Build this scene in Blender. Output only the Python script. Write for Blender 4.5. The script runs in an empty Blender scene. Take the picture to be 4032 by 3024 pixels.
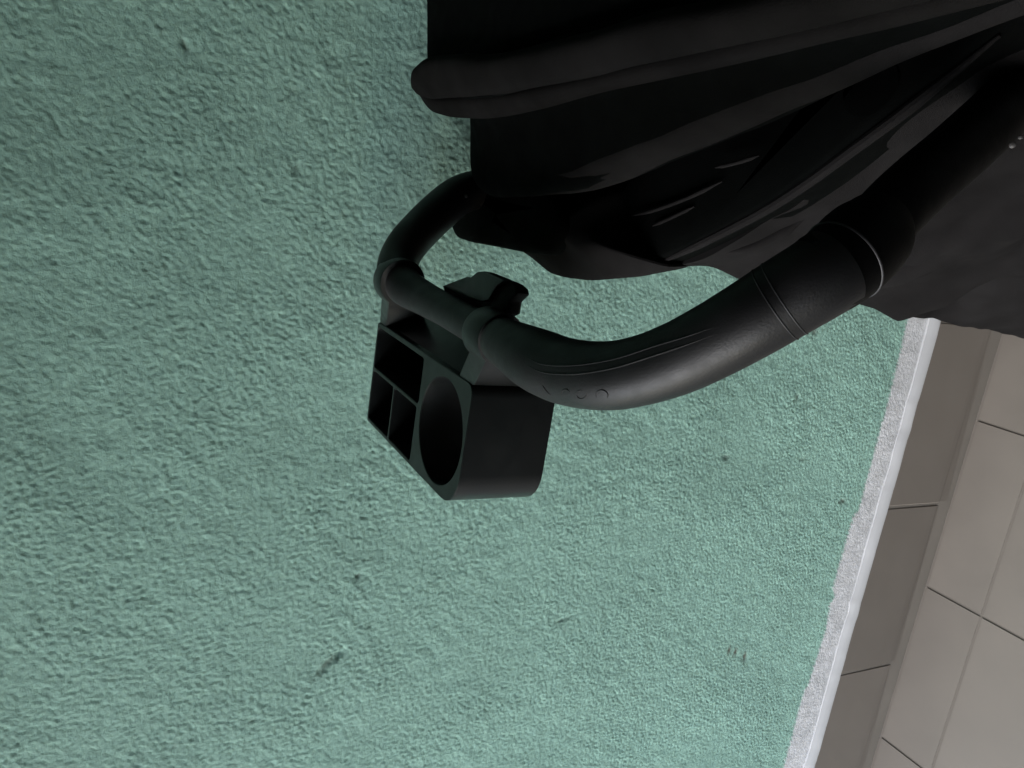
import bpy, bmesh, math, random
import numpy as np
from mathutils import Vector, Matrix, Quaternion
random.seed(4); rng = np.random.default_rng(11)
scene = bpy.context.scene
COL = scene.collection

# ---------------------------------------------------------------- camera
CAM = np.array([0.0775, -0.7330, 1.2808])
RC = np.array([[0.15299444, -0.45283755, -0.87836829],
               [-0.96120941, -0.27460537, -0.02585257],
               [-0.22949763, 0.84825117, -0.47728481]])
FPX = 3105.03
cam_d = bpy.data.cameras.new('camera')
cam = bpy.data.objects.new('camera', cam_d); COL.objects.link(cam)
m = Matrix.Identity(4)
for r in range(3):
    m[r][0] = RC[0][r]; m[r][1] = -RC[1][r]; m[r][2] = -RC[2][r]; m[r][3] = CAM[r]
cam.matrix_world = m
cam_d.sensor_fit = 'HORIZONTAL'; cam_d.sensor_width = 36.0
cam_d.lens = FPX / 4032.0 * 36.0
cam_d.clip_start = 0.02; cam_d.clip_end = 500
scene.camera = cam

# ---------------------------------------------------------------- world, sun, exposure
SUN_EL, SUN_AZ = 35.0, 0.0
world = bpy.data.worlds.new('World'); scene.world = world; world.use_nodes = True
wn = world.node_tree; wn.nodes.clear()
out = wn.nodes.new('ShaderNodeOutputWorld'); bg = wn.nodes.new('ShaderNodeBackground')
sky = wn.nodes.new('ShaderNodeTexSky'); sky.sky_type = 'NISHITA'; sky.sun_disc = False
sky.sun_elevation = math.radians(SUN_EL)
sky.air_density = 1.1; sky.dust_density = 0.7; sky.ozone_density = 1.0
wn.links.new(sky.outputs[0], bg.inputs[0]); wn.links.new(bg.outputs[0], out.inputs[0])
bg.inputs[1].default_value = 0.15
# light travels along +x (from the open end of the added roof and walls) and a little towards the wall
sd = Vector((1.0, 0.28, -math.tan(math.radians(SUN_EL)))).normalized()
sun_d = bpy.data.lights.new('sun', 'SUN'); sun = bpy.data.objects.new('sun', sun_d); COL.objects.link(sun)
sun.rotation_mode = 'QUATERNION'; sun.rotation_quaternion = sd.to_track_quat('-Z', 'Y')
sun.location = (-3, -2, 3)
sun_d.energy = 1.5; sun_d.angle = math.radians(50); sun_d.color = (1.0, 0.97, 0.95)
sky.sun_rotation = math.atan2(-sd.x, -sd.y)
scene.view_settings.view_transform = 'Standard'; scene.view_settings.look = 'None'
scene.view_settings.gamma = 1.0; scene.view_settings.exposure = 1.72
scene.render.engine = 'CYCLES'
scene.cycles.max_bounces = 8; scene.cycles.diffuse_bounces = 6

# ---------------------------------------------------------------- helpers
S = 4032.0 / 2212.0
def ray(x, y):
    return np.array([(x * S - 2016) / FPX, (y * S - 1512) / FPX, 1.0]) @ RC
def lev(x, y, h):                       # point seen at (x, y) that lies at height h
    r = ray(x, y); t = (h - CAM[2]) / r[2]
    return CAM + t * r
def atz(x, y, z):                       # point seen at (x, y) at distance z in front
    return CAM + z * ray(x, y)
def onwall(x, y):
    r = ray(x, y); return CAM + r * (-CAM[1] / r[1])

def link(name, verts, faces, mat, parent=None, smooth=True, auto=35):
    me = bpy.data.meshes.new(name)
    me.from_pydata([tuple(map(float, v)) for v in verts], [], faces)
    me.update()
    bm = bmesh.new(); bm.from_mesh(me)
    bmesh.ops.recalc_face_normals(bm, faces=bm.faces)
    if smooth:
        for f in bm.faces: f.smooth = True
        for e in bm.edges:
            if len(e.link_faces) == 2 and e.calc_face_angle(0) > math.radians(auto): e.smooth = False
    bm.to_mesh(me); bm.free()
    if mat: me.materials.append(mat)
    o = bpy.data.objects.new(name, me); COL.objects.link(o)
    if parent: o.parent = parent; o.matrix_parent_inverse = parent.matrix_basis.inverted() if parent.parent is None else Matrix.Identity(4)
    return o
def thing(name, label, cat, loc=(0, 0, 0)):
    o = bpy.data.objects.new(name, None); COL.objects.link(o)
    o.empty_display_size = 0.05; o.location = loc
    o['label'] = label; o['category'] = cat
    return o
def loft(rings, cap=True):
    V = []; Fc = []; n = len(rings[0])
    for r in rings: V += list(r)
    for i in range(len(rings) - 1):
        for j in range(n):
            a = i * n + j; b = i * n + (j + 1) % n
            Fc.append((a, b, b + n, a + n))
    if cap:
        Fc.append(tuple(range(n))); Fc.append(tuple(range((len(rings) - 1) * n, len(rings) * n)))
    return V, Fc
def crom(P, n):
    P = np.asarray(P, float)
    if len(P) < 3:
        t = np.linspace(0, 1, n)[:, None]; return P[0] * (1 - t) + P[-1] * t
    Q = np.vstack([2 * P[0] - P[1], P, 2 * P[-1] - P[-2]])
    d = np.linalg.norm(np.diff(P[:, :3] if P.shape[1] > 3 else P, axis=0), axis=1)
    s = np.concatenate([[0], np.cumsum(d)]); out_ = []
    for u in np.linspace(0, s[-1], n):
        i = min(int(np.searchsorted(s, u, 'right')) - 1, len(P) - 2)
        t = (u - s[i]) / max(s[i + 1] - s[i], 1e-9)
        a, b, c, d_ = Q[i], Q[i + 1], Q[i + 2], Q[i + 3]
        out_.append(.5 * ((2 * b) + (-a + c) * t + (2 * a - 5 * b + 4 * c - d_) * t * t + (-a + 3 * b - 3 * c + d_) * t ** 3))
    return np.array(out_)
def resamp(P, n):
    P = np.asarray(P, float); d = np.linalg.norm(np.diff(P, axis=0), axis=1)
    s = np.concatenate([[0], np.cumsum(d)]); u = np.linspace(0, s[-1], n)
    return np.stack([np.interp(u, s, P[:, k]) for k in range(P.shape[1])], 1)
def tube(path, radii, seg=24, cap=True, squash=None):
    P = np.asarray(path, float); n = len(P); rings = []
    T = np.gradient(P, axis=0); T /= np.linalg.norm(T, axis=1)[:, None]
    up = np.array([0, 0, 1.0]); up = up - T[0] * (up @ T[0])
    if np.linalg.norm(up) < .1: up = np.array([1.0, 0, 0]) - T[0] * T[0][0]
    up /= np.linalg.norm(up)
    for i in range(n):
        up = up - T[i] * (up @ T[i]); up /= np.linalg.norm(up)
        sd_ = np.cross(T[i], up)
        rings.append([P[i] + radii[i] * (math.cos(a) * up + math.sin(a) * sd_) for a in np.linspace(0, 2 * math.pi, seg, endpoint=False)])
    return loft(rings, cap)

# ---------------------------------------------------------------- materials
def mat_base(name):
    mt = bpy.data.materials.new(name); mt.use_nodes = True
    nt = mt.node_tree; b = nt.nodes['Principled BSDF']
    tc = nt.nodes.new('ShaderNodeTexCoord')
    return mt, nt, b, tc
def noise(nt, tc, scale, detail=3, rough=.55):
    n = nt.nodes.new('ShaderNodeTexNoise'); n.inputs['Scale'].default_value = scale
    n.inputs['Detail'].default_value = detail; n.inputs['Roughness'].default_value = rough
    nt.links.new(tc.outputs['Object'], n.inputs['Vector']); return n
def ramp(nt, src, stops):
    r = nt.nodes.new('ShaderNodeValToRGB'); e = r.color_ramp.elements
    while len(e) < len(stops): e.new(.5)
    for i, (p, c) in enumerate(stops):
        e[i].position = p; e[i].color = (*c, 1)
    nt.links.new(src, r.inputs[0]); return r
def bump(nt, b, src, strength, dist):
    n = nt.nodes.new('ShaderNodeBump'); n.inputs['Strength'].default_value = strength
    n.inputs['Distance'].default_value = dist
    nt.links.new(src, n.inputs['Height']); nt.links.new(n.outputs[0], b.inputs['Normal']); return n
def plastic(name, c, rough, bs=900, bstr=.25, spec=.5, var=.25):
    mt, nt, b, tc = mat_base(name)
    n1 = noise(nt, tc, 22, 5)
    r = ramp(nt, n1.outputs[0], [(.3, tuple(x * (1 - var) for x in c)), (.7, tuple(x * (1 + var) for x in c))])
    nt.links.new(r.outputs[0], b.inputs['Base Color'])
    n3 = noise(nt, tc, 60, 4)
    rr = ramp(nt, n3.outputs[0], [(.3, (rough * .85,) * 3), (.75, (min(1, rough * 1.2),) * 3)])
    nt.links.new(rr.outputs[0], b.inputs['Roughness'])
    b.inputs['Specular IOR Level'].default_value = spec
    n2 = noise(nt, tc, bs, 2); bump(nt, b, n2.outputs[0], bstr, .0004)
    return mt
M_body = plastic('black_canopy_cloth', (.0013, .0016, .0015), .9, bs=1600, bstr=.9, spec=.03, var=.3)  # one black cloth in three tones; light and shade put into the colour
M_rim = plastic('black_piping_cloth', (.0056, .0052, .0050), .9, bs=1600, bstr=.9, spec=.03, var=.3)
M_panel = plastic('lit_black_cloth', (.0100, .0094, .0095), .9, bs=1600, bstr=.9, spec=.03, var=.3)  # lit tone: lightened where side faces catch the light
M_tube = plastic('black_leatherette', (.0045, .0045, .0049), .50, bs=900, bstr=.28, spec=.30)
M_plastic = plastic('black_hinge_plastic', (.0016, .0017, .0018), .6, spec=.09)
M_clip = plastic('black_moulded_plastic', (.0040, .0050, .0048), .36, bs=1200, bstr=.2, spec=.38)
M_metal = plastic('dull_screw_metal', (.04, .038, .036), .5, var=.1)

def wall_material():
    mt, nt, b, tc = mat_base('green_painted_stucco')
    L = nt.links; N = nt.nodes
    green = (.268, .452, .380)
    n1 = noise(nt, tc, 5, 6); n2 = noise(nt, tc, 170, 5, .7)
    g = ramp(nt, n1.outputs[0], [(.28, tuple(x * .89 for x in green)), (.5, green), (.72, tuple(x * 1.07 for x in green))])
    g2 = ramp(nt, n2.outputs[0], [(.32, (.74, .75, .76)), (.66, (1.12, 1.11, 1.10))])
    mul = N.new('ShaderNodeMix'); mul.data_type = 'RGBA'; mul.blend_type = 'MULTIPLY'; mul.inputs[0].default_value = 1
    L.new(g.outputs[0], mul.inputs[6]); L.new(g2.outputs[0], mul.inputs[7])
    nw = noise(nt, tc, 60, 4)
    wcol = ramp(nt, nw.outputs[0], [(.35, (.47, .475, .485)), (.65, (.60, .605, .62))])
    mk = N.new('ShaderNodeAttribute'); mk.attribute_name = 'white'
    m1 = N.new('ShaderNodeMix'); m1.data_type = 'RGBA'
    L.new(mk.outputs['Fac'], m1.inputs[0]); L.new(mul.outputs[2], m1.inputs[6]); L.new(wcol.outputs[0], m1.inputs[7])
    st = N.new('ShaderNodeAttribute'); st.attribute_name = 'stain'
    m2 = N.new('ShaderNodeMix'); m2.data_type = 'RGBA'; m2.inputs[7].default_value = (.10, .085, .065, 1)
    L.new(st.outputs['Fac'], m2.inputs[0]); L.new(m1.outputs[2], m2.inputs[6])
    L.new(m2.outputs[2], b.inputs['Base Color'])
    b.inputs['Roughness'].default_value = .78; b.inputs['Specular IOR Level'].default_value = .3
    nb = noise(nt, tc, 330, 5, .7)
    bump(nt, b, nb.outputs[0], .8, .0014)
    return mt
M_wall = wall_material()
def ceramic(name, c, rough=.45):
    mt, nt, b, tc = mat_base(name)
    oi = nt.nodes.new('ShaderNodeObjectInfo')
    n1 = noise(nt, tc, 7, 6, .6)
    r = ramp(nt, n1.outputs[0], [(.3, tuple(x * .90 for x in c)), (.7, tuple(x * 1.08 for x in c))])
    hs = nt.nodes.new('ShaderNodeHueSaturation')
    mr = nt.nodes.new('ShaderNodeMapRange'); mr.inputs['To Min'].default_value = .93; mr.inputs['To Max'].default_value = 1.06
    nt.links.new(oi.outputs['Random'], mr.inputs['Value']); nt.links.new(mr.outputs[0], hs.inputs['Value'])
    nt.links.new(r.outputs[0], hs.inputs['Color']); nt.links.new(hs.outputs[0], b.inputs['Base Color'])
    n2 = noise(nt, tc, 14, 4)
    rr = ramp(nt, n2.outputs[0], [(.3, (rough * .85,) * 3), (.7, (rough * 1.2,) * 3)])
    nt.links.new(rr.outputs[0], b.inputs['Roughness'])
    n3 = noise(nt, tc, 30, 5); bump(nt, b, n3.outputs[0], .25, .0006)
    return mt
M_tile = ceramic('beige_floor_tile', (.160, .141, .119), .65)
M_skirt = ceramic('taupe_skirting_tile', (.132, .115, .098), .55)
M_grout = ceramic('brown_grout', (.150, .133, .113), .95)
M_caulk = ceramic('white_caulk', (.48, .485, .495), .8)
M_plain = ceramic('added_shade_plaster', (.12, .13, .13), .9)  # kept dark so the added roof and walls bounce little light

# ---------------------------------------------------------------- the setting
def band_noise(nx, nz, step, w0, ang, ratio, bw=.45):
    # stationary noise with dominant wavelength w0, stretched along direction ang by ratio
    fx = np.fft.fftfreq(nx, step)[:, None]; fz = np.fft.fftfreq(nz, step)[None, :]
    u = fx * math.cos(ang) + fz * math.sin(ang); v = -fx * math.sin(ang) + fz * math.cos(ang)
    f = np.sqrt((u * ratio) ** 2 + v ** 2) + 1e-9
    H = np.exp(-(np.log(f * w0) ** 2) / (2 * bw ** 2))
    a = np.fft.ifft2(np.fft.fft2(rng.normal(size=(nx, nz))) * H).real
    return a / a.std()
X0, X1, Z0, Z1, ST = -1.16, 0.66, 0.163, 1.63, 0.0018
nx = int((X1 - X0) / ST) + 1; nz = int((Z1 - Z0) / ST) + 1
gx = np.linspace(X0, X1, nx); gz = np.linspace(Z0, Z1, nz)
GX, GZ = np.meshgrid(gx, gz, indexing='ij')
n_a = band_noise(nx, nz, ST, .0062, math.radians(38), 1.7, .5)      # streaks one way in the upper part
n_b = band_noise(nx, nz, ST, .0062, math.radians(-50), 1.8, .5)     # the other way further along
n_m = band_noise(nx, nz, ST, .0060, math.radians(85), 1.7, .5)      # lying level across the middle
n_c = band_noise(nx, nz, ST, .0050, 0, 1.0, .8)
big = band_noise(nx, nz, ST, .035, 0, 1.0)
vbig = band_noise(nx, nz, ST, .22, 0, 1.0)
wa = np.clip((GX + .05) / .35 + .5, 0, 1); wa = wa * wa * (3 - 2 * wa)
wm = np.exp(-((GX - .02) / .16) ** 2)
st_ = (wa * n_a + (1 - wa) * n_b) * np.sqrt(1 - wm) + n_m * np.sqrt(wm)
wc = np.clip((1.05 - GZ) / .5, 0, 1)
rel = st_ * (.85 - .60 * wc) * (1 - .25 * wa) + n_c * (.60 + .50 * wc)
rel = np.where(rel > .2, .2 + (rel - .2) * .55, .2 + (rel - .2) * 1.30)
patch = .80 + .12 * np.clip(vbig, -1.5, 1.5)
wedge = (.163 + .067) + .0032 * np.interp(gx, np.sort(rng.uniform(X0, X1, 24)), rng.normal(size=24))[:, None]
wedge = wedge + .0022 * n_c
white = np.clip((wedge - GZ) / .003 + .5, 0, 1)
amp = .00042 * patch * (1 - .55 * white)
depth = amp * rel + .00016 * big * (1 - .5 * white) + .0004 * vbig
stain = np.zeros_like(GX)
def mark(px, py, rx, rz, ang, d, s):
    p = onwall(px, py); c, n_ = math.cos(ang), math.sin(ang)
    u = (GX - p[0]) * c + (GZ - p[2]) * n_; v = -(GX - p[0]) * n_ + (GZ - p[2]) * c
    q = np.exp(-((u / rx) ** 2 + (v / rz) ** 2) * (1 + .25 * np.clip(n_c, -2, 2)))
    global depth, stain
    depth = depth - d * q; stain = np.maximum(stain, s * q)
mark(708, 1440, .0035, .014, math.radians(52), .003, .45)
mark(737, 1418, .0032, .008, math.radians(55), .004, .10)
mark(775, 1250, .003, .003, 0, .003, .5)
mark(400, 95, .002, .006, math.radians(-60), .002, .3)
mark(120, 268, .0012, .009, math.radians(-60), .0014, .1)
mark(1727, 860, .004, .003, 0, .002, .6)
mark(1575, 990, .004, .006, 0, .002, .35)
mark(1825, 1085, .004, .007, 0, .0015, .6)
mark(1765, 718, .006, .004, 0, .0015, .6)
mark(1580, 1408, .0060, .0026, 0, .0008, 1.0)
mark(1593, 1412, .0060, .0028, 0, .0008, 1.0)
mark(1614, 1422, .0080, .0030, .1, .0008, 1.0)
mark(1220, 1342, .002, .012, .3, .0015, .25)
mark(640, 365, .004, .004, 0, .0015, .2)
for _ in range(34):
    a_ = rng.uniform(.0010, .0026); mark(rng.uniform(20, 1750), rng.uniform(20, 1640), a_, a_ * rng.uniform(1, 3.5), rng.uniform(.2, 1.2), rng.uniform(.0003, .0010), rng.uniform(.05, .28))
V = np.stack([GX, -depth + 0.004, GZ], -1).reshape(-1, 3)      # room side is -y
idx = np.arange(nx * nz).reshape(nx, nz)
Fq = np.stack([idx[:-1, :-1], idx[1:, :-1], idx[1:, 1:], idx[:-1, 1:]], -1).reshape(-1, 4)
wall = thing('stucco_wall', 'green painted rough stucco wall with white strip along its foot', 'wall')
me = bpy.data.meshes.new('plaster')
me.vertices.add(len(V)); me.vertices.foreach_set('co', V.astype(np.float32).ravel())
me.loops.add(Fq.size); me.loops.foreach_set('vertex_index', Fq.astype(np.int32).ravel())
me.polygons.add(len(Fq)); me.polygons.foreach_set('loop_start', np.arange(0, Fq.size, 4, dtype=np.int32))
me.polygons.foreach_set('loop_total', np.full(len(Fq), 4, dtype=np.int32))
me.update(calc_edges=True); me.polygons.foreach_set('use_smooth', np.ones(len(Fq), dtype=bool))
for nm, arr in (('white', white), ('stain', stain)):
    at_ = me.attributes.new(nm, 'FLOAT', 'POINT'); at_.data.foreach_set('value', arr.astype(np.float32).ravel())
me.materials.append(M_wall)
o = bpy.data.objects.new('plaster', me); COL.objects.link(o); o.parent = wall
# the wall beyond the fine relief: four plain sheets round it
WX0, WX1, WH = -1.55, 0.95, 2.25
def boxv(x0, x1, y0, y1, z0, z1):
    v = [(x, y, z) for x in (x0, x1) for y in (y0, y1) for z in (z0, z1)]
    f = [(0, 1, 3, 2), (4, 6, 7, 5), (0, 4, 5, 1), (2, 3, 7, 6), (0, 2, 6, 4), (1, 5, 7, 3)]
    return v, f
for (a, b_, c, d) in ((WX0, X0, 0.0, WH), (X1, WX1, 0.0, WH), (X0, X1, Z1, WH), (X0, X1, 0.0, Z0)):
    v, f = boxv(a, b_, .004, .20, c, d); link('plaster', v, f, M_wall, wall, smooth=False)

# floor; unseen roof and walls added to shape the light, open towards -x
def structure(name, v, f, mat):
    o = link(name, v, f, mat, smooth=False); o['kind'] = 'structure'; return o
v, f = boxv(-60, 60, -60, 60, -.30, -.0014); ground = structure('floor', v, f, M_grout)
v, f = boxv(WX0, WX1 + .2, -1.7, .20, WH, WH + .15); structure('added_roof', v, f, M_plain)
v, f = boxv(WX1, WX1 + .2, -1.7, .004, -.01, WH); structure('added_end_wall', v, f, M_plain)
v, f = boxv(WX0, WX1 + .2, -1.9, -1.7, -.01, WH); structure('added_opposite_wall', v, f, M_plain)

# floor tiles
TS, GR = .30, .0036
XJ = -.1578
def tile_mesh(sx, sy, name, bev=.0007, th=.0013):
    bm = bmesh.new(); bmesh.ops.create_cube(bm, size=1)
    for vv in bm.verts: vv.co = Vector((vv.co.x * sx, vv.co.y * sy, vv.co.z * th - th / 2))
    ed = [e for e in bm.edges if all(abs(vv.co.z) < 1e-6 for vv in e.verts)]
    bmesh.ops.bevel(bm, geom=ed, offset=bev, segments=2, affect='EDGES')
    me = bpy.data.meshes.new(name); bm.to_mesh(me); bm.free()
    for p in me.polygons: p.use_smooth = False
    return me
yg = -.1005
rows = [(-.002, yg)] + [(yg - k * TS, yg - (k + 1) * TS) for k in range(6)]
tm = {}
for ri, (ya, yb) in enumerate(rows):
    sy = abs(ya - yb) - GR
    key = round(sy, 3)
    if key not in tm:
        tm[key] = tile_mesh(TS - GR, sy, 'floor_tile'); tm[key].materials.append(M_tile)
    for k in range(-4, 8):
        xc = XJ - (k + .5) * TS
        if xc < WX0 or xc > WX1 - .1: continue
        t = bpy.data.objects.new('floor_tile', tm[key]); COL.objects.link(t)
        t.location = (xc + random.uniform(-.0006, .0006), (ya + yb) / 2, random.uniform(-.0002, .0002))
        t.rotation_euler = (random.uniform(-.0006, .0006), random.uniform(-.0006, .0006), random.uniform(-.001, .001))
        t.parent = ground
# skirting tiles: face with a lower edge that turns in towards the wall
XS = -.3045; SH = .163
def skirt_mesh(w):
    prof = [(.003, SH), (.0008, SH - .0015), (0, SH - .004), (-.0005, .045), (0.0, .034), (.0008, .031), (.0014, .012), (.0016, -.002), (.010, -.002), (.010, SH)]
    V = []; n = len(prof)
    xs = [-w / 2, -w / 2 + .0018, w / 2 - .0018, w / 2]; dd = [.0018, 0, 0, .0018]
    rings = [[(x, min(py + d, .010), pz) for (py, pz) in prof] for x, d in zip(xs, dd)]
    return loft(rings)
v, f = skirt_mesh(TS - .0035)
sk = None
for k in range(-4, 8):
    xc = XS - (k - .5) * TS + .0
    if xc < WX0 or xc > WX1 - .1: continue
    if sk is None:
        t = link('skirting_tile', v, f, M_skirt, wall, smooth=False); sk = t.data
    else:
        t = bpy.data.objects.new('skirting_tile', sk); COL.objects.link(t); t.parent = wall
    t.location = (xc, random.uniform(-.0006, .0003) - .0005, random.uniform(-.0008, .0008))
    t.rotation_euler = (0, random.uniform(-.002, .002), random.uniform(-.002, .002))
v, f = boxv(WX0, WX1, .0006, .0045, -.01, SH - .003); link('joint_grout', v, f, M_grout, wall, smooth=False)
# caulk bead over the skirting, uneven
xs = np.linspace(X0 - .3, X1 + .2, 420)
w1 = np.interp(xs, np.sort(rng.uniform(xs[0], xs[-1], 60)), rng.normal(size=60)); w2 = np.interp(xs, np.sort(rng.uniform(xs[0], xs[-1], 140)), rng.normal(size=140))
rings = []
for x, a, b_ in zip(xs, w1, w2):
    top = SH + .020 + .0014 * a + .0006 * b_; bot = SH - .0015 + .0006 * b_ + .0004 * a
    bul = .0002 + .0005 * b_
    rings.append([(x, .0055, top + .001), (x, .0025, top), (x, .0005 - bul * .4, top * .7 + bot * .3), (x, -.0016 - bul * .6, top * .25 + bot * .75), (x, -.0008, bot), (x, .0025, bot - .0005)])
v, f = loft(rings); link('caulk_bead', v, f, M_caulk, wall)

# ---------------------------------------------------------------- stroller
from mathutils import noise as mnoise
def densify(Rg, m_, keep=False):
    Rg = np.array([np.array(r) for r in Rg])
    return [q for q in np.stack([crom(Rg[:, j], m_) for j in range(Rg.shape[1])], 1)]
def wrinkle(V_, amp, sc=1.0, seed=0):
    out_ = []
    for v_ in V_:
        p = Vector((v_[0] * 26 * sc + seed, v_[1] * 7 * sc, v_[2] * 26 * sc)); q = Vector((v_[0] * 70 * sc, v_[1] * 22 * sc + seed, v_[2] * 60 * sc))
        a = amp * (mnoise.noise(p) + .35 * mnoise.noise(q)); b_ = amp * (mnoise.noise(p + Vector((9, 3, 5))))
        out_.append((v_[0] + a, v_[1] + .3 * b_, v_[2] + .6 * a))
    return out_
mach = thing('stroller', 'black baby stroller with folded cloth canopy and curved padded handlebar beside the green wall', 'stroller', (.35, -.35, 0))
BACK_X = .62
def ring(pts, h, n=64, far_round=.0):
    P = crom([lev(x, y, h) for x, y in pts], n)
    P[:, 2] = h
    a, b_ = P[-1].copy(), P[0].copy()
    back = [np.array([BACK_X, a[1] + .01, h]), np.array([BACK_X, b_[1] - .01, h])]
    L1 = [a + (back[0] - a) * t for t in np.linspace(.1, 1, 8)]
    L2 = [back[0] + (back[1] - back[0]) * t for t in np.linspace(.1, 1, 8)]
    L3 = [back[1] + (b_ - back[1]) * t for t in np.linspace(.1, .9, 8)]
    return np.array(list(P) + L1 + L2 + L3)
def shrink(r, d, h):
    c = np.array([.40, (r[:, 1].max() + r[:, 1].min()) / 2]); q = r.copy()
    v_ = c - q[:, :2]; l = np.linalg.norm(v_, axis=1)[:, None]; q[:, :2] += v_ / l * d; q[:, 2] = h; return q
top_pts = [(938, -60), (938, 20), (938, 110), (939, 150), (948, 170), (1020, 160), (1146, 116), (1260, 80), (1374, 47), (1536, 13), (1750, -32), (2050, -102), (2400, -170)]
r0 = ring(top_pts, 1.050)
R = [shrink(r0, .0, 1.030), r0, shrink(r0, .0010, 1.054), shrink(r0, .0035, 1.057), shrink(r0, .009, 1.059), shrink(r0, .03, 1.0595)]
v, f = loft(densify(R, 16)); v = wrinkle(v, .0012); link('canopy_top_panel', v, f, M_body, mach)

def bar(stations, T, n=70, seg=20, ex=2.6, bias=.0):
    A = np.array([np.concatenate([lev(u[0], u[1], h), lev(l[0], l[1], h2), [tt]]) for (u, l, h, h2, tt) in stations])
    A = crom(A, n); C_ = (A[:, :3] + A[:, 3:6]) / 2; Hh = (A[:, :3] - A[:, 3:6]) / 2
    Tn = np.gradient(C_, axis=0); Tn /= np.linalg.norm(Tn, axis=1)[:, None]; rings = []
    for i in range(n):
        hd = Hh[i]; hl = np.linalg.norm(hd) + 1e-9
        nn = np.cross(Tn[i], hd / hl); nn /= np.linalg.norm(nn) + 1e-9
        w = nn * T / 2 * A[i, 6]; rr = []
        for a in np.linspace(0, 2 * math.pi, seg, endpoint=False):
            c, s_ = math.cos(a), math.sin(a)
            rr.append(C_[i] + hd * math.copysign(abs(c) ** (2 / ex), c) + w * math.copysign(abs(s_) ** (2 / ex), s_))
        rings.append(rr)
    return loft(rings)
h1, h2_ = 1.066, 1.052
up = [((891, 166), (892, 176), .2), ((894, 152), (897, 192), .5), ((905, 142), (912, 204), .8), ((930, 126), (940, 212), 1), ((990, 120), (1000, 209), 1), ((1100, 112), (1110, 196), 1),
      ((1260, 70), (1270, 165), 1), ((1400, 32), (1420, 126), 1), ((1536, 8), (1560, 92), 1), ((1750, -42), (1780, 30), 1), ((2050, -112), (2080, -50), 1), ((2350, -190), (2380, -130), 1)]
v, f = bar([(u, l, h1, h2_, t) for u, l, t in up], .016); v = wrinkle(v, .0022, 1, 7); link('canopy_bow_sleeve', v, f, M_rim, mach)
lo = [((905, 196), (910, 206), .2), ((918, 200), (928, 223), .6), ((945, 204), (955, 238), 1), ((1000, 202), (1015, 250), 1), ((1110, 190), (1120, 242), 1), ((1270, 158), (1260, 203), 1),
      ((1420, 120), (1440, 153), 1), ((1560, 86), (1590, 113), 1), ((1780, 24), (1810, 56), 1), ((2080, -56), (2100, -10), 1), ((2380, -136), (2400, -90), 1)]
v, f = bar([(u, l, 1.048, 1.036, t) for u, l, t in lo], .014); v = wrinkle(v, .0018, 1, 7); link('canopy_piping', v, f, M_rim, mach)

d0 = ring([(1026, 60), (1026, 130), (1027, 190), (1040, 222), (1120, 212), (1255, 172), (1440, 122), (1590, 82), (1810, 26), (2100, -60), (2400, -130)], 1.036)
d1 = ring([(1026, 60), (1024, 150), (1022, 240), (1032, 270), (1110, 262), (1255, 222), (1440, 172), (1590, 125), (1810, 66), (2100, -30), (2400, -110)], 1.024)
rd = [(1020, 60), (1018, 180), (1017, 300), (1019, 355), (1032, 388), (1072, 409), (1165, 405), (1317, 362), (1557, 266), (1703, 205), (1875, 128), (2047, 56), (2250, -30), (2450, -110)]
rd2 = [(1020, 60), (1018, 180), (1018, 300), (1021, 362), (1036, 398), (1078, 425), (1168, 423), (1322, 386), (1562, 292), (1707, 230), (1878, 152), (2050, 78), (2250, -8), (2450, -88)]
d2 = ring(rd, 1.006); d3 = ring(rd2, .992)
R = [shrink(d0, .0, 1.056), d0, d1, d2, d3, shrink(d3, .002, .984), shrink(d3, .02, .975), shrink(d3, .03, .95)]
v, f = loft(densify(R, 34)); v = wrinkle(v, .0035, 1, 3); link('canopy_side_panel', v, f, M_body, mach)
rb = bar([((a[0], a[1] - 40), (b_[0], b_[1] + 1), 1.010, .990, tt) for a, b_, tt in zip(rd[5:], rd2[5:], (.3, .7, 1, 1, 1, 1, 1, 1))], .014, ex=2.0)
rb = (wrinkle(rb[0], .0035, 1, 3), rb[1]); link('lit_canopy_hem', *rb, M_panel, mach)  # lighter bar along the edge paints the highlight of the fold

def slab(pts, h, prof, cen=None, n=90, sm=2):
    P = [lev(x, y, h) for x, y in pts]; P = resamp(np.array(P + [P[0]]), n + 1)[:-1]
    Pn = P.copy()
    for _ in range(sm): Pn = (np.roll(Pn, 1, 0) + Pn * 2 + np.roll(Pn, -1, 0)) / 4
    c = Pn.mean(0) if cen is None else lev(cen[0], cen[1], h)
    rings = []
    for ins, dh in prof:
        q = Pn.copy(); v_ = c - q; l = np.linalg.norm(v_[:, :2], axis=1)[:, None]; q = q + v_ / l * ins; q[:, 2] = h + dh; rings.append(q)
    return loft(rings)
core = ring([(1050, 300), (1054, 400), (1068, 470), (1150, 520), (1250, 540), (1344, 530), (1440, 520), (1638, 440), (1831, 310), (2047, 150), (2300, -60)], .943)
v, f = loft([core, shrink(core, .004, .90)]); link('canopy_lining', v, f, M_body, mach)
edge = [(.03, .006), (.014, .005), (.006, .003), (.0018, .0005), (0, -.004), (.001, -.012), (.004, -.03), (.012, -.05)]
v, f = slab([(974, 430), (974, 470), (977, 495), (986, 513), (1010, 522), (1070, 533), (1130, 545), (1190, 552), (1240, 500), (1200, 410), (1040, 380)], .975, edge)
link('canopy_flap', v, f, M_body, mach)
v, f = slab([(1118, 540), (1150, 561), (1180, 588), (1215, 602), (1260, 609), (1310, 606), (1350, 599), (1400, 586), (1445, 572), (1412, 548), (1368, 500), (1344, 400), (1150, 400)], .955,
            [(.05, .020), (.035, .018), (.022, .013), (.011, .006), (.003, .001), (0, -.003), (.0015, -.01), (.012, -.03), (.03, -.05)])
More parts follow.
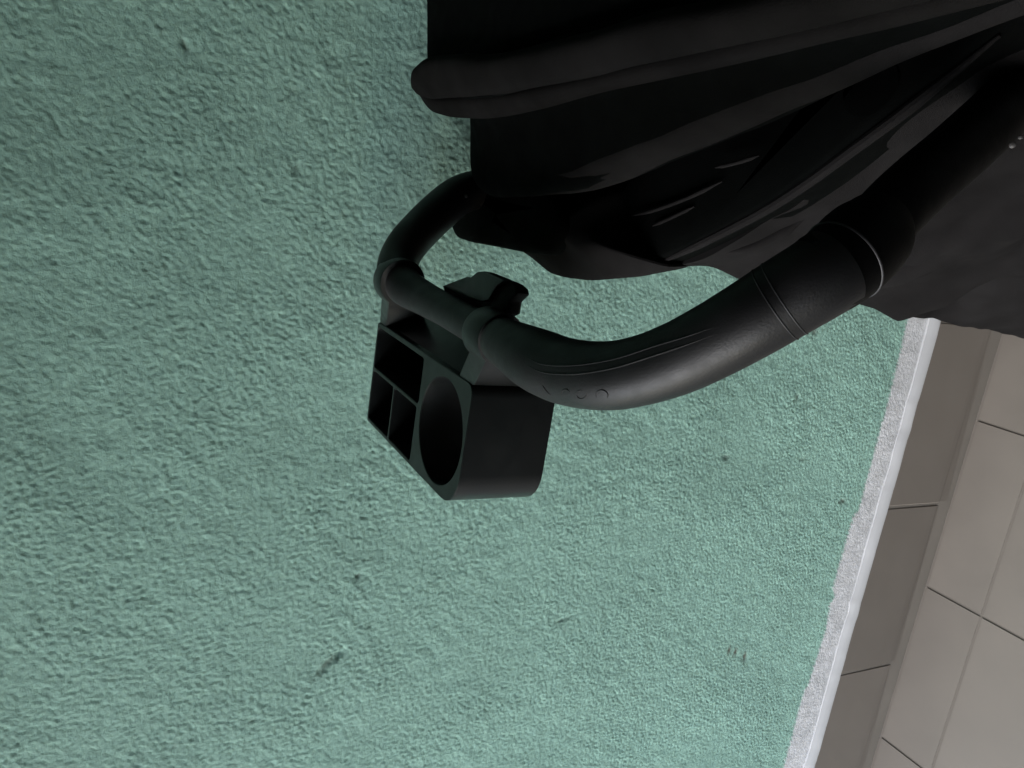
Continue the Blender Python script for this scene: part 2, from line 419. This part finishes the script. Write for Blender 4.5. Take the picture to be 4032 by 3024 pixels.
v = wrinkle(v, .003, 1, 5); link('canopy_pouch', v, f, M_panel, mach)
low_pts = [(1344, 420), (1352, 470), (1366, 525), (1400, 566), (1420, 572), (1500, 536), (1638, 466), (1740, 402), (1831, 336), (1940, 256), (2047, 172), (2160, 80), (2300, -40), (2300, -140), (1500, 200)]
v, f = slab(low_pts, .950, [(.05, .006), (.010, .005), (.004, .0035), (.001, .0008), (0, -.002), (.0008, -.005), (.004, -.012), (.01, -.03)], cen=(1900, 120), n=140)
link('canopy_lower_panel', v, f, M_body, mach)
def rib(pts, h, r, mat=M_panel, name='fabric_fold'):
    P = crom([lev(x, y, h) for x, y in pts], 24); rr = [r * min(1, .3 + 4 * min(t, 1 - t)) for t in np.linspace(0, 1, 24)]
    v, f = tube(P, rr, 10); return link(name, v, f, mat, mach)
rib([(1366, 466), (1420, 452), (1489, 426), (1560, 392)], .958, .0013)  # pale cloth rods paint the lit streaks on the canopy
rib([(1410, 488), (1450, 470), (1500, 446)], .957, .0012)
rib([(1545, 362), (1590, 352), (1640, 336)], .962, .0012)
rib([(1418, 570), (1500, 532), (1638, 462), (1740, 398), (1831, 332), (1940, 252), (2047, 168), (2160, 76)], .951, .0030, M_panel, 'canopy_seam')

# container: side wall that runs down to the floor
c_top = [(1462, 574), (1500, 560), (1560, 528), (1638, 484), (1740, 420), (1831, 354), (1940, 274), (2047, 190), (2160, 98), (2300, -20)]
t0 = ring(c_top, .935, n=80)
far_top = lev(1458, 571, .935); far_low = lev(2212, 727, .42)
dl = far_low - far_top
rings = []
for h in np.linspace(.935, .42, 30):
    t = (.935 - h) / (.935 - .42); q = t0.copy()
    wgt = np.clip((BACK_X - q[:, 0]) / .5, 0, 1)
    q[:, 0] += dl[0] * t * wgt; q[:, 1] += dl[1] * t
    s_ = np.linspace(0, 1, len(q)); k = (s_ < .78)
    fold = 3.2 * (.004 * np.exp(-((t - .12 - .5 * s_) / .03) ** 2) + .005 * np.exp(-((t - .45 - .35 * s_) / .05) ** 2) - .006 * np.exp(-((t - .62 + .3 * s_) / .06) ** 2) + .003 * np.exp(-((t - .30 - .2 * s_) / .02) ** 2))
    q[:, 0] -= fold * k * np.clip(s_ / .06, 0, 1)
    q[:, 2] = h; rings.append(q)
rings = rings[:30]
v, f = loft(densify(rings, 70)); v = wrinkle(v, .0055, .8, 12); seat = link('seat_fabric', v, f, M_panel, mach)
rib([(1700, 470), (1790, 432), (1850, 395), (1915, 345)], .90, .0026, M_body, 'fabric_fold')  # black rod on the seat paints the shade of a crease

def fold_stroke(pts, r, flat=.35):
    bpy.context.view_layer.update(); iv = seat.matrix_world.inverted(); P = []
    for x, y in pts:
        d = Vector(ray(x, y)).normalized(); hit, loc, nor, _ = seat.ray_cast(iv @ Vector(CAM), d)
        if hit: P.append(np.array(seat.matrix_world @ loc) + np.array(d) * r * (1 - flat))
    if len(P) < 3: return
    P = crom(P, 40); rr = [r * min(1, .15 + 3.2 * min(t, 1 - t)) for t in np.linspace(0, 1, 40)]
    v, f = tube(P, rr, 12); v = wrinkle(v, .003, 1, 4); link('fabric_fold', v, f, M_body if flat > .3 else M_panel, mach)  # the blacker cloth paints the shade of a fold
fold_stroke([(1760, 488), (1790, 470), (1830, 446), (1868, 420)], .005, .4)
fold_stroke([(1560, 545), (1620, 528), (1680, 500), (1740, 468)], .005, .2)
# ---------------------------------------------------------------- loop handle
HP = [  # x, y, distance, width in the 2212-wide frame
    (1085, 410, .700, 80), (1030, 410, .690, 82), (988, 425, .680, 84), (947, 458, .665, 86), (912, 492, .65, 86), (880, 528, .635, 86), (861, 563, .625, 86), (858, 594, .612, 86), (876, 620, .600, 82),
    (915, 644, .580, 74), (960, 668, .548, 72), (1010, 696, .515, 76), (1060, 722, .485, 88), (1105, 748, .455, 112), (1160, 778, .428, 138), (1225, 803, .404, 146), (1310, 812, .378, 150), (1390, 799, .360, 153), (1470, 771, .345, 160),
    (1550, 731, .332, 167), (1625, 688, .322, 174), (1700, 642, .315, 180), (1765, 603, .310, 184), (1800, 580, .310, 186)]
A = np.array([[*atz(x, y, z), w * z / (2 * 1703.4)] for x, y, z, w in HP])
path = crom(A, 130)
v, f = tube(path[:, :3], path[:, 3], 40); hand = link('handlebar', v, f, M_tube, mach, auto=60)
HC = [(1772, 598, .310, 185), (1778, 594, .310, 187), (1800, 580, .311, 189), (1830, 556, .313, 192), (1856, 531, .316, 192), (1880, 508, .318, 182), (1896, 488, .320, 160), (1904, 480, .321, 146)]
A2 = np.array([[*atz(x, y, z), w * z / (2 * 1703.4)] for x, y, z, w in HC]); p2 = crom(A2, 30)
v, f = tube(p2[:, :3], p2[:, 3], 40); link('joint_collar', v, f, M_plastic, hand, auto=50)
HH = [(1880, 508, .320, 143), (1930, 452, .327, 143), (1990, 395, .335, 140), (2060, 335, .345, 137), (2140, 262, .358, 134), (2240, 168, .375, 130), (2360, 60, .40, 125)]
A3 = np.array([[*atz(x, y, z), w * z / (2 * 1703.4)] for x, y, z, w in HH]); p3 = crom(A3, 50)
v, f = tube(p3[:, :3], p3[:, 3], 32); link('lower_tube', v, f, M_plastic, hand)
def ring_on(pth, i, grow, rad, mat, name):
    P = pth[i, :3]; T = pth[min(i + 1, len(pth) - 1), :3] - pth[i - 1, :3]; T /= np.linalg.norm(T); r = pth[i, 3] + grow
    q = Vector(T).to_track_quat('Z', 'Y'); V = []; F_ = []; n, m_ = 48, 8
    for a in range(n):
        for b_ in range(m_):
            aa = 2 * math.pi * a / n; bb = 2 * math.pi * b_ / m_
            lo_ = Vector(((r + rad * math.cos(bb)) * math.cos(aa), (r + rad * math.cos(bb)) * math.sin(aa), rad * math.sin(bb)))
            V.append(np.array(q @ lo_) + P); F_.append((a * m_ + b_, ((a + 1) % n) * m_ + b_, ((a + 1) % n) * m_ + (b_ + 1) % m_, a * m_ + (b_ + 1) % m_))
    return link(name, V, F_, mat, hand)
def nearest(pth, x, y):
    q = (pth[:, :3] - CAM) @ RC.T; sx = (2016 + FPX * q[:, 0] / q[:, 2]) / S; sy = (1512 + FPX * q[:, 1] / q[:, 2]) / S
    return int(np.argmin((sx - x) ** 2 + (sy - y) ** 2))
M_ring = plastic('grey_joint_ring', (.014, .014, .015), .5, spec=.3)
M_ring2 = plastic('pale_joint_ring', (.03, .03, .033), .5, spec=.3)
ring_on(path, nearest(path, 1682, 653), -.0001, .0004, M_ring, 'joint_ring')
ring_on(path, nearest(path, 1706, 640), -.0001, .0004, M_ring, 'joint_ring')
ring_on(p2, 9, .0000, .0005, M_ring2, 'joint_ring')
# seam ridges along the tube, on the side that faces the camera
def along(pts, off_r, r, name, mat):
    bpy.context.view_layer.update(); iv = hand.matrix_world.inverted(); out_ = []
    for x, y in pts:
        d = Vector(ray(x, y)).normalized(); hit, loc, nor, _ = hand.ray_cast(iv @ Vector(CAM), d)
        if hit: out_.append(np.array(hand.matrix_world @ (loc + nor * off_r)))
    if len(out_) < 3: return
    P = crom(out_, 60); rr = [r * min(1, .2 + 5 * min(t, 1 - t)) for t in np.linspace(0, 1, 60)]
    v, f = tube(P, rr, 8); return link(name, v, f, mat, hand)
along([(1135, 770), (1165, 785), (1200, 790), (1256, 788), (1330, 775), (1414, 748), (1480, 728), (1540, 708)], .0000, .0004, 'seam_ridge', M_tube)
along([(1140, 790), (1165, 802), (1200, 808), (1256, 807), (1330, 794), (1414, 768), (1480, 746), (1540, 724)], .0000, .0004, 'seam_ridge', M_tube)
# worn moulded mark on the underside of the tube (too faint to read)
along([(1172, 832), (1180, 844), (1190, 854)], 0, .00045, 'moulded_mark', M_tube)
def arc_mark(cx, cy, rx, ry, a0, a1):
    pts = [(cx + rx * math.cos(a), cy + ry * math.sin(a)) for a in np.linspace(a0, a1, 9)]
    along(pts, 0, .0004, 'moulded_mark', M_tube)
arc_mark(1222, 850, 9, 9, math.pi * .9, math.pi * 1.9)
arc_mark(1256, 852, 11, 9, -.2, math.pi * 1.6)
arc_mark(1300, 854, 13, 11, math.pi * .85, math.pi * 2.2)
# screws
def screw(x, y, z, r, par):
    P = atz(x, y, z); d = ray(x, y); d /= np.linalg.norm(d); q = Vector(-d).to_track_quat('Z', 'Y')
    bm = bmesh.new(); bmesh.ops.create_uvsphere(bm, u_segments=14, v_segments=8, radius=r)
    for vv in bm.verts: vv.co.z *= .5
    me = bpy.data.meshes.new('screw'); bm.to_mesh(me); bm.free(); me.materials.append(M_metal)
    o = bpy.data.objects.new('screw', me); COL.objects.link(o); o.parent = par; o.rotation_mode = 'QUATERNION'; o.rotation_quaternion = q; o.location = P

# ---------------------------------------------------------------- accessory holder clipped to the cross tube
hold = thing('cup_holder', 'black plastic cup holder tray with round cup hole and square slots clipped to the handlebar', 'cup holder')
HT, HD = 1.060, .0635
ox0, ox1, oy0, oy1 = -.1328, -.0440, -.2910, -.0920       # outer footprint; x0 is the lower edge in the picture
cupc, cupr = np.array([-.0890, -.2485]), .0382
def rrect(x0, x1, y0, y1, rs, n=8):
    P = []
    for (cx, cy, a0, r) in ((x1, y1, 0, rs[0]), (x0, y1, 90, rs[1]), (x0, y0, 180, rs[2]), (x1, y0, 270, rs[3])):
        sx = -1 if cx == x1 else 1; sy = -1 if cy == y1 else 1
        for a in np.linspace(a0, a0 + 90, n):
            P.append((cx + sx * r + r * math.cos(math.radians(a)), cy + sy * r + r * math.sin(math.radians(a))))
    return P
outer = rrect(ox0, ox1, oy0, oy1, (.003, .003, .026, .008))
W = .0032
xb = -.0850            # long divider
holes = [rrect(xb + W / 2, ox1 - W - .001, -.2075 + .004, oy1 - W, (.002, .002, .002, .002)),
         rrect(ox0 + W, xb - W / 2, -.1490 + W / 2, oy1 - W, (.002,) * 4),
         rrect(ox0 + W, xb - W / 2, -.2010, -.1490 - W / 2, (.002,) * 4)]
circ = [(cupc[0] + cupr * math.cos(a), cupc[1] + cupr * math.sin(a)) for a in np.linspace(0, 2 * math.pi, 56, endpoint=False)]
# cut the square slots back where the round cup wall passes
def clip_hole(h):
    o_ = []
    for (x, y) in resamp(np.array(h + [h[0]]), 81)[:-1]:
        dx, dy = x - cupc[0], y - cupc[1]; d = math.hypot(dx, dy)
        if d < cupr + .0022: k = (cupr + .0022) / d; x, y = cupc[0] + dx * k, cupc[1] + dy * k
        o_.append((x, y))
    return o_
holes = [clip_hole(h) for h in holes] + [circ]
bm = bmesh.new()
def loop_edges(pts, z):
    vs = [bm.verts.new((x, y, z)) for x, y in pts]
    return [bm.edges.new((vs[i], vs[(i + 1) % len(vs)])) for i in range(len(vs))]
E_ = loop_edges(outer, HT)
for h in holes: E_ += loop_edges(h, HT)
bmesh.ops.triangle_fill(bm, use_beauty=True, use_dissolve=False, edges=E_)
geom = bm.faces[:]
ext = bmesh.ops.extrude_face_region(bm, geom=geom)
for vv in [g for g in ext['geom'] if isinstance(g, bmesh.types.BMVert)]: vv.co.z -= HD
bmesh.ops.recalc_face_normals(bm, faces=bm.faces)
sharp = [e for e in bm.edges if len(e.link_faces) == 2 and abs(e.calc_face_angle(0)) > 1.2 and abs(e.verts[0].co.z - e.verts[1].co.z) < 1e-6 and e.verts[0].co.z > HT - .001]
bmesh.ops.bevel(bm, geom=sharp, offset=.0005, segments=2, affect='EDGES')
for fc in bm.faces: fc.smooth = True
for e in bm.edges:
    if len(e.link_faces) == 2 and e.calc_face_angle(0) > math.radians(40): e.smooth = False
me = bpy.data.meshes.new('slot_block'); bm.to_mesh(me); bm.free(); me.materials.append(M_clip)
o = bpy.data.objects.new('slot_block', me); COL.objects.link(o); o.parent = hold
# bottoms of the slots
v, f = slab([(0, 0)] * 3, 1, [(0, 0)]) if False else ([], [])
bt = rrect(ox0 + .001, ox1 - .001, -.2075, oy1 - .001, (.002,) * 4)
v, f = loft([[(x, y, HT - HD + .001) for x, y in bt], [(x, y, HT - HD + .003) for x, y in bt]]); link('slot_floor', v, f, M_clip, hold)

# clip: two end plates that reach over to the cross tube and close round it
def tubept(x, y): return path[nearest(path, x, y)]
def cplate(yc, wy, P, name, yt, xi=ox1):
    r = P[3] + .0035; cx, cz = P[0], P[2]; pts = []
    for a in np.linspace(150, -150, 30): pts.append((cx + r * math.cos(math.radians(a)) , cz + r * math.sin(math.radians(a))))
    # plate outline in the x-z plane: from block top to ring and back
    pts = [(xi - .0005, HT - .001)] + [p for p in pts] + [(xi - .0005, HT - .045)]
    rings = [[(x, yc - wy / 2 + .001, z) for x, z in [(cx + (x - cx) * .97, cz + (z - cz) * .97) for x, z in pts]], [(x, yc - wy / 2 + .0025, z) for x, z in pts], [(x, yc + wy / 2 - .0025, z) for x, z in pts], [(x, yc + wy / 2 - .001, z) for x, z in [(cx + (x - cx) * .97, cz + (z - cz) * .97) for x, z in pts]]]
    for rr in rings:
        for j, (x, y, z) in enumerate(rr):
            k = max(0, min(1, (x - xi) / (cx - P[3] - xi))); rr[j] = (x, y + k * (yt - yc), z)
    v, f = loft(rings); return link(name, v, f, M_clip, hold)
Pa = tubept(868, 612); Pb = tubept(1065, 728)
cplate(oy1 - .0105, .020, Pa, 'clip_plate', Pa[1] + .004)
cplate(oy0 + .0135, .026, Pb, 'clip_plate', Pb[1])
# sloping web between the plates, below the tube
web = [(ox1 - .001, HT - .004), (ox1 + .003, HT - .012), (Pa[0] - .016, HT - .036), (Pa[0] - .012, HT - .040), (Pa[0] - .014, HT - .048), (ox1 - .001, HT - .050)]
v, f = loft([[(x, y, z) for x, z in web] for y in (-.268, -.12)]); link('clip_web', v, f, M_clip, hold)
# catch lug on the far side of the tube
lug = [(957, 618), (982, 608), (1008, 598), (1016, 600), (1032, 587), (1046, 586), (1072, 597), (1104, 611), (1115, 622), (1117, 634), (1101, 651), (1097, 678), (1060, 700), (1000, 668), (965, 640)]
v, f = slab(lug, 1.0535, [(.0012, .0006), (.0003, .0002), (0, -.0008), (.0004, -.007), (.003, -.010)], n=200, sm=0)
link('catch', v, f, M_plastic, hold, auto=50)  # darker plastic here paints the shaded side of the lug
lug = [(960, 618), (984, 608), (1008, 598), (1016, 600), (1032, 587), (1046, 586), (1072, 597), (1091, 606), (1072, 618), (1056, 648), (1040, 652), (1000, 640)]
v, f = slab(lug, 1.0570, [(.0010, .0004), (.0003, .0002), (0, -.0004), (.0002, -.0035)], n=200, sm=0)
link('catch', v, f, M_clip, hold, auto=50)
screw(1007, 424, .650, .0014, hand); screw(1936, 489, .310, .0010, hand); screw(2187, 313, .33, .0014, hand); screw(2204, 296, .33, .0010, hand)

# frame legs and rear wheels that carry the stroller (below the picture's edge)
for (top, foot) in (((p3[-1, 0], p3[-1, 1], p3[-1, 2]), (.42, -.62, .10)), ((.40, -.10, .80), (.42, -.08, .10))):
    v, f = tube([top, (top[0] * .5 + foot[0] * .5, top[1] * .5 + foot[1] * .5, top[2] * .5 + foot[2] * .5), foot], [.013, .013, .012], 16); link('frame_leg', v, f, M_plastic, mach)
    yy = foot[1] - .03; rr = []
    for b_ in np.linspace(0, 2 * math.pi, 12, endpoint=False):
        rr.append([(foot[0] + (.085 + .014 * math.cos(b_)) * math.cos(a), yy + .014 * math.sin(b_), .100 + (.085 + .014 * math.cos(b_)) * math.sin(a)) for a in np.linspace(0, 2 * math.pi, 40, endpoint=False)])
    rr.append(rr[0]); v, f = loft(rr, cap=False); wh = link('wheel', v, f, M_plastic, mach)
    rr = [[(foot[0] + r_ * math.cos(a), yy + d_, .100 + r_ * math.sin(a)) for a in np.linspace(0, 2 * math.pi, 32, endpoint=False)] for r_, d_ in ((.012, -.018), (.022, -.014), (.074, -.005), (.074, .005), (.022, .014), (.012, .018))]
    v, f = loft(rr); link('hub', v, f, M_ring, wh)
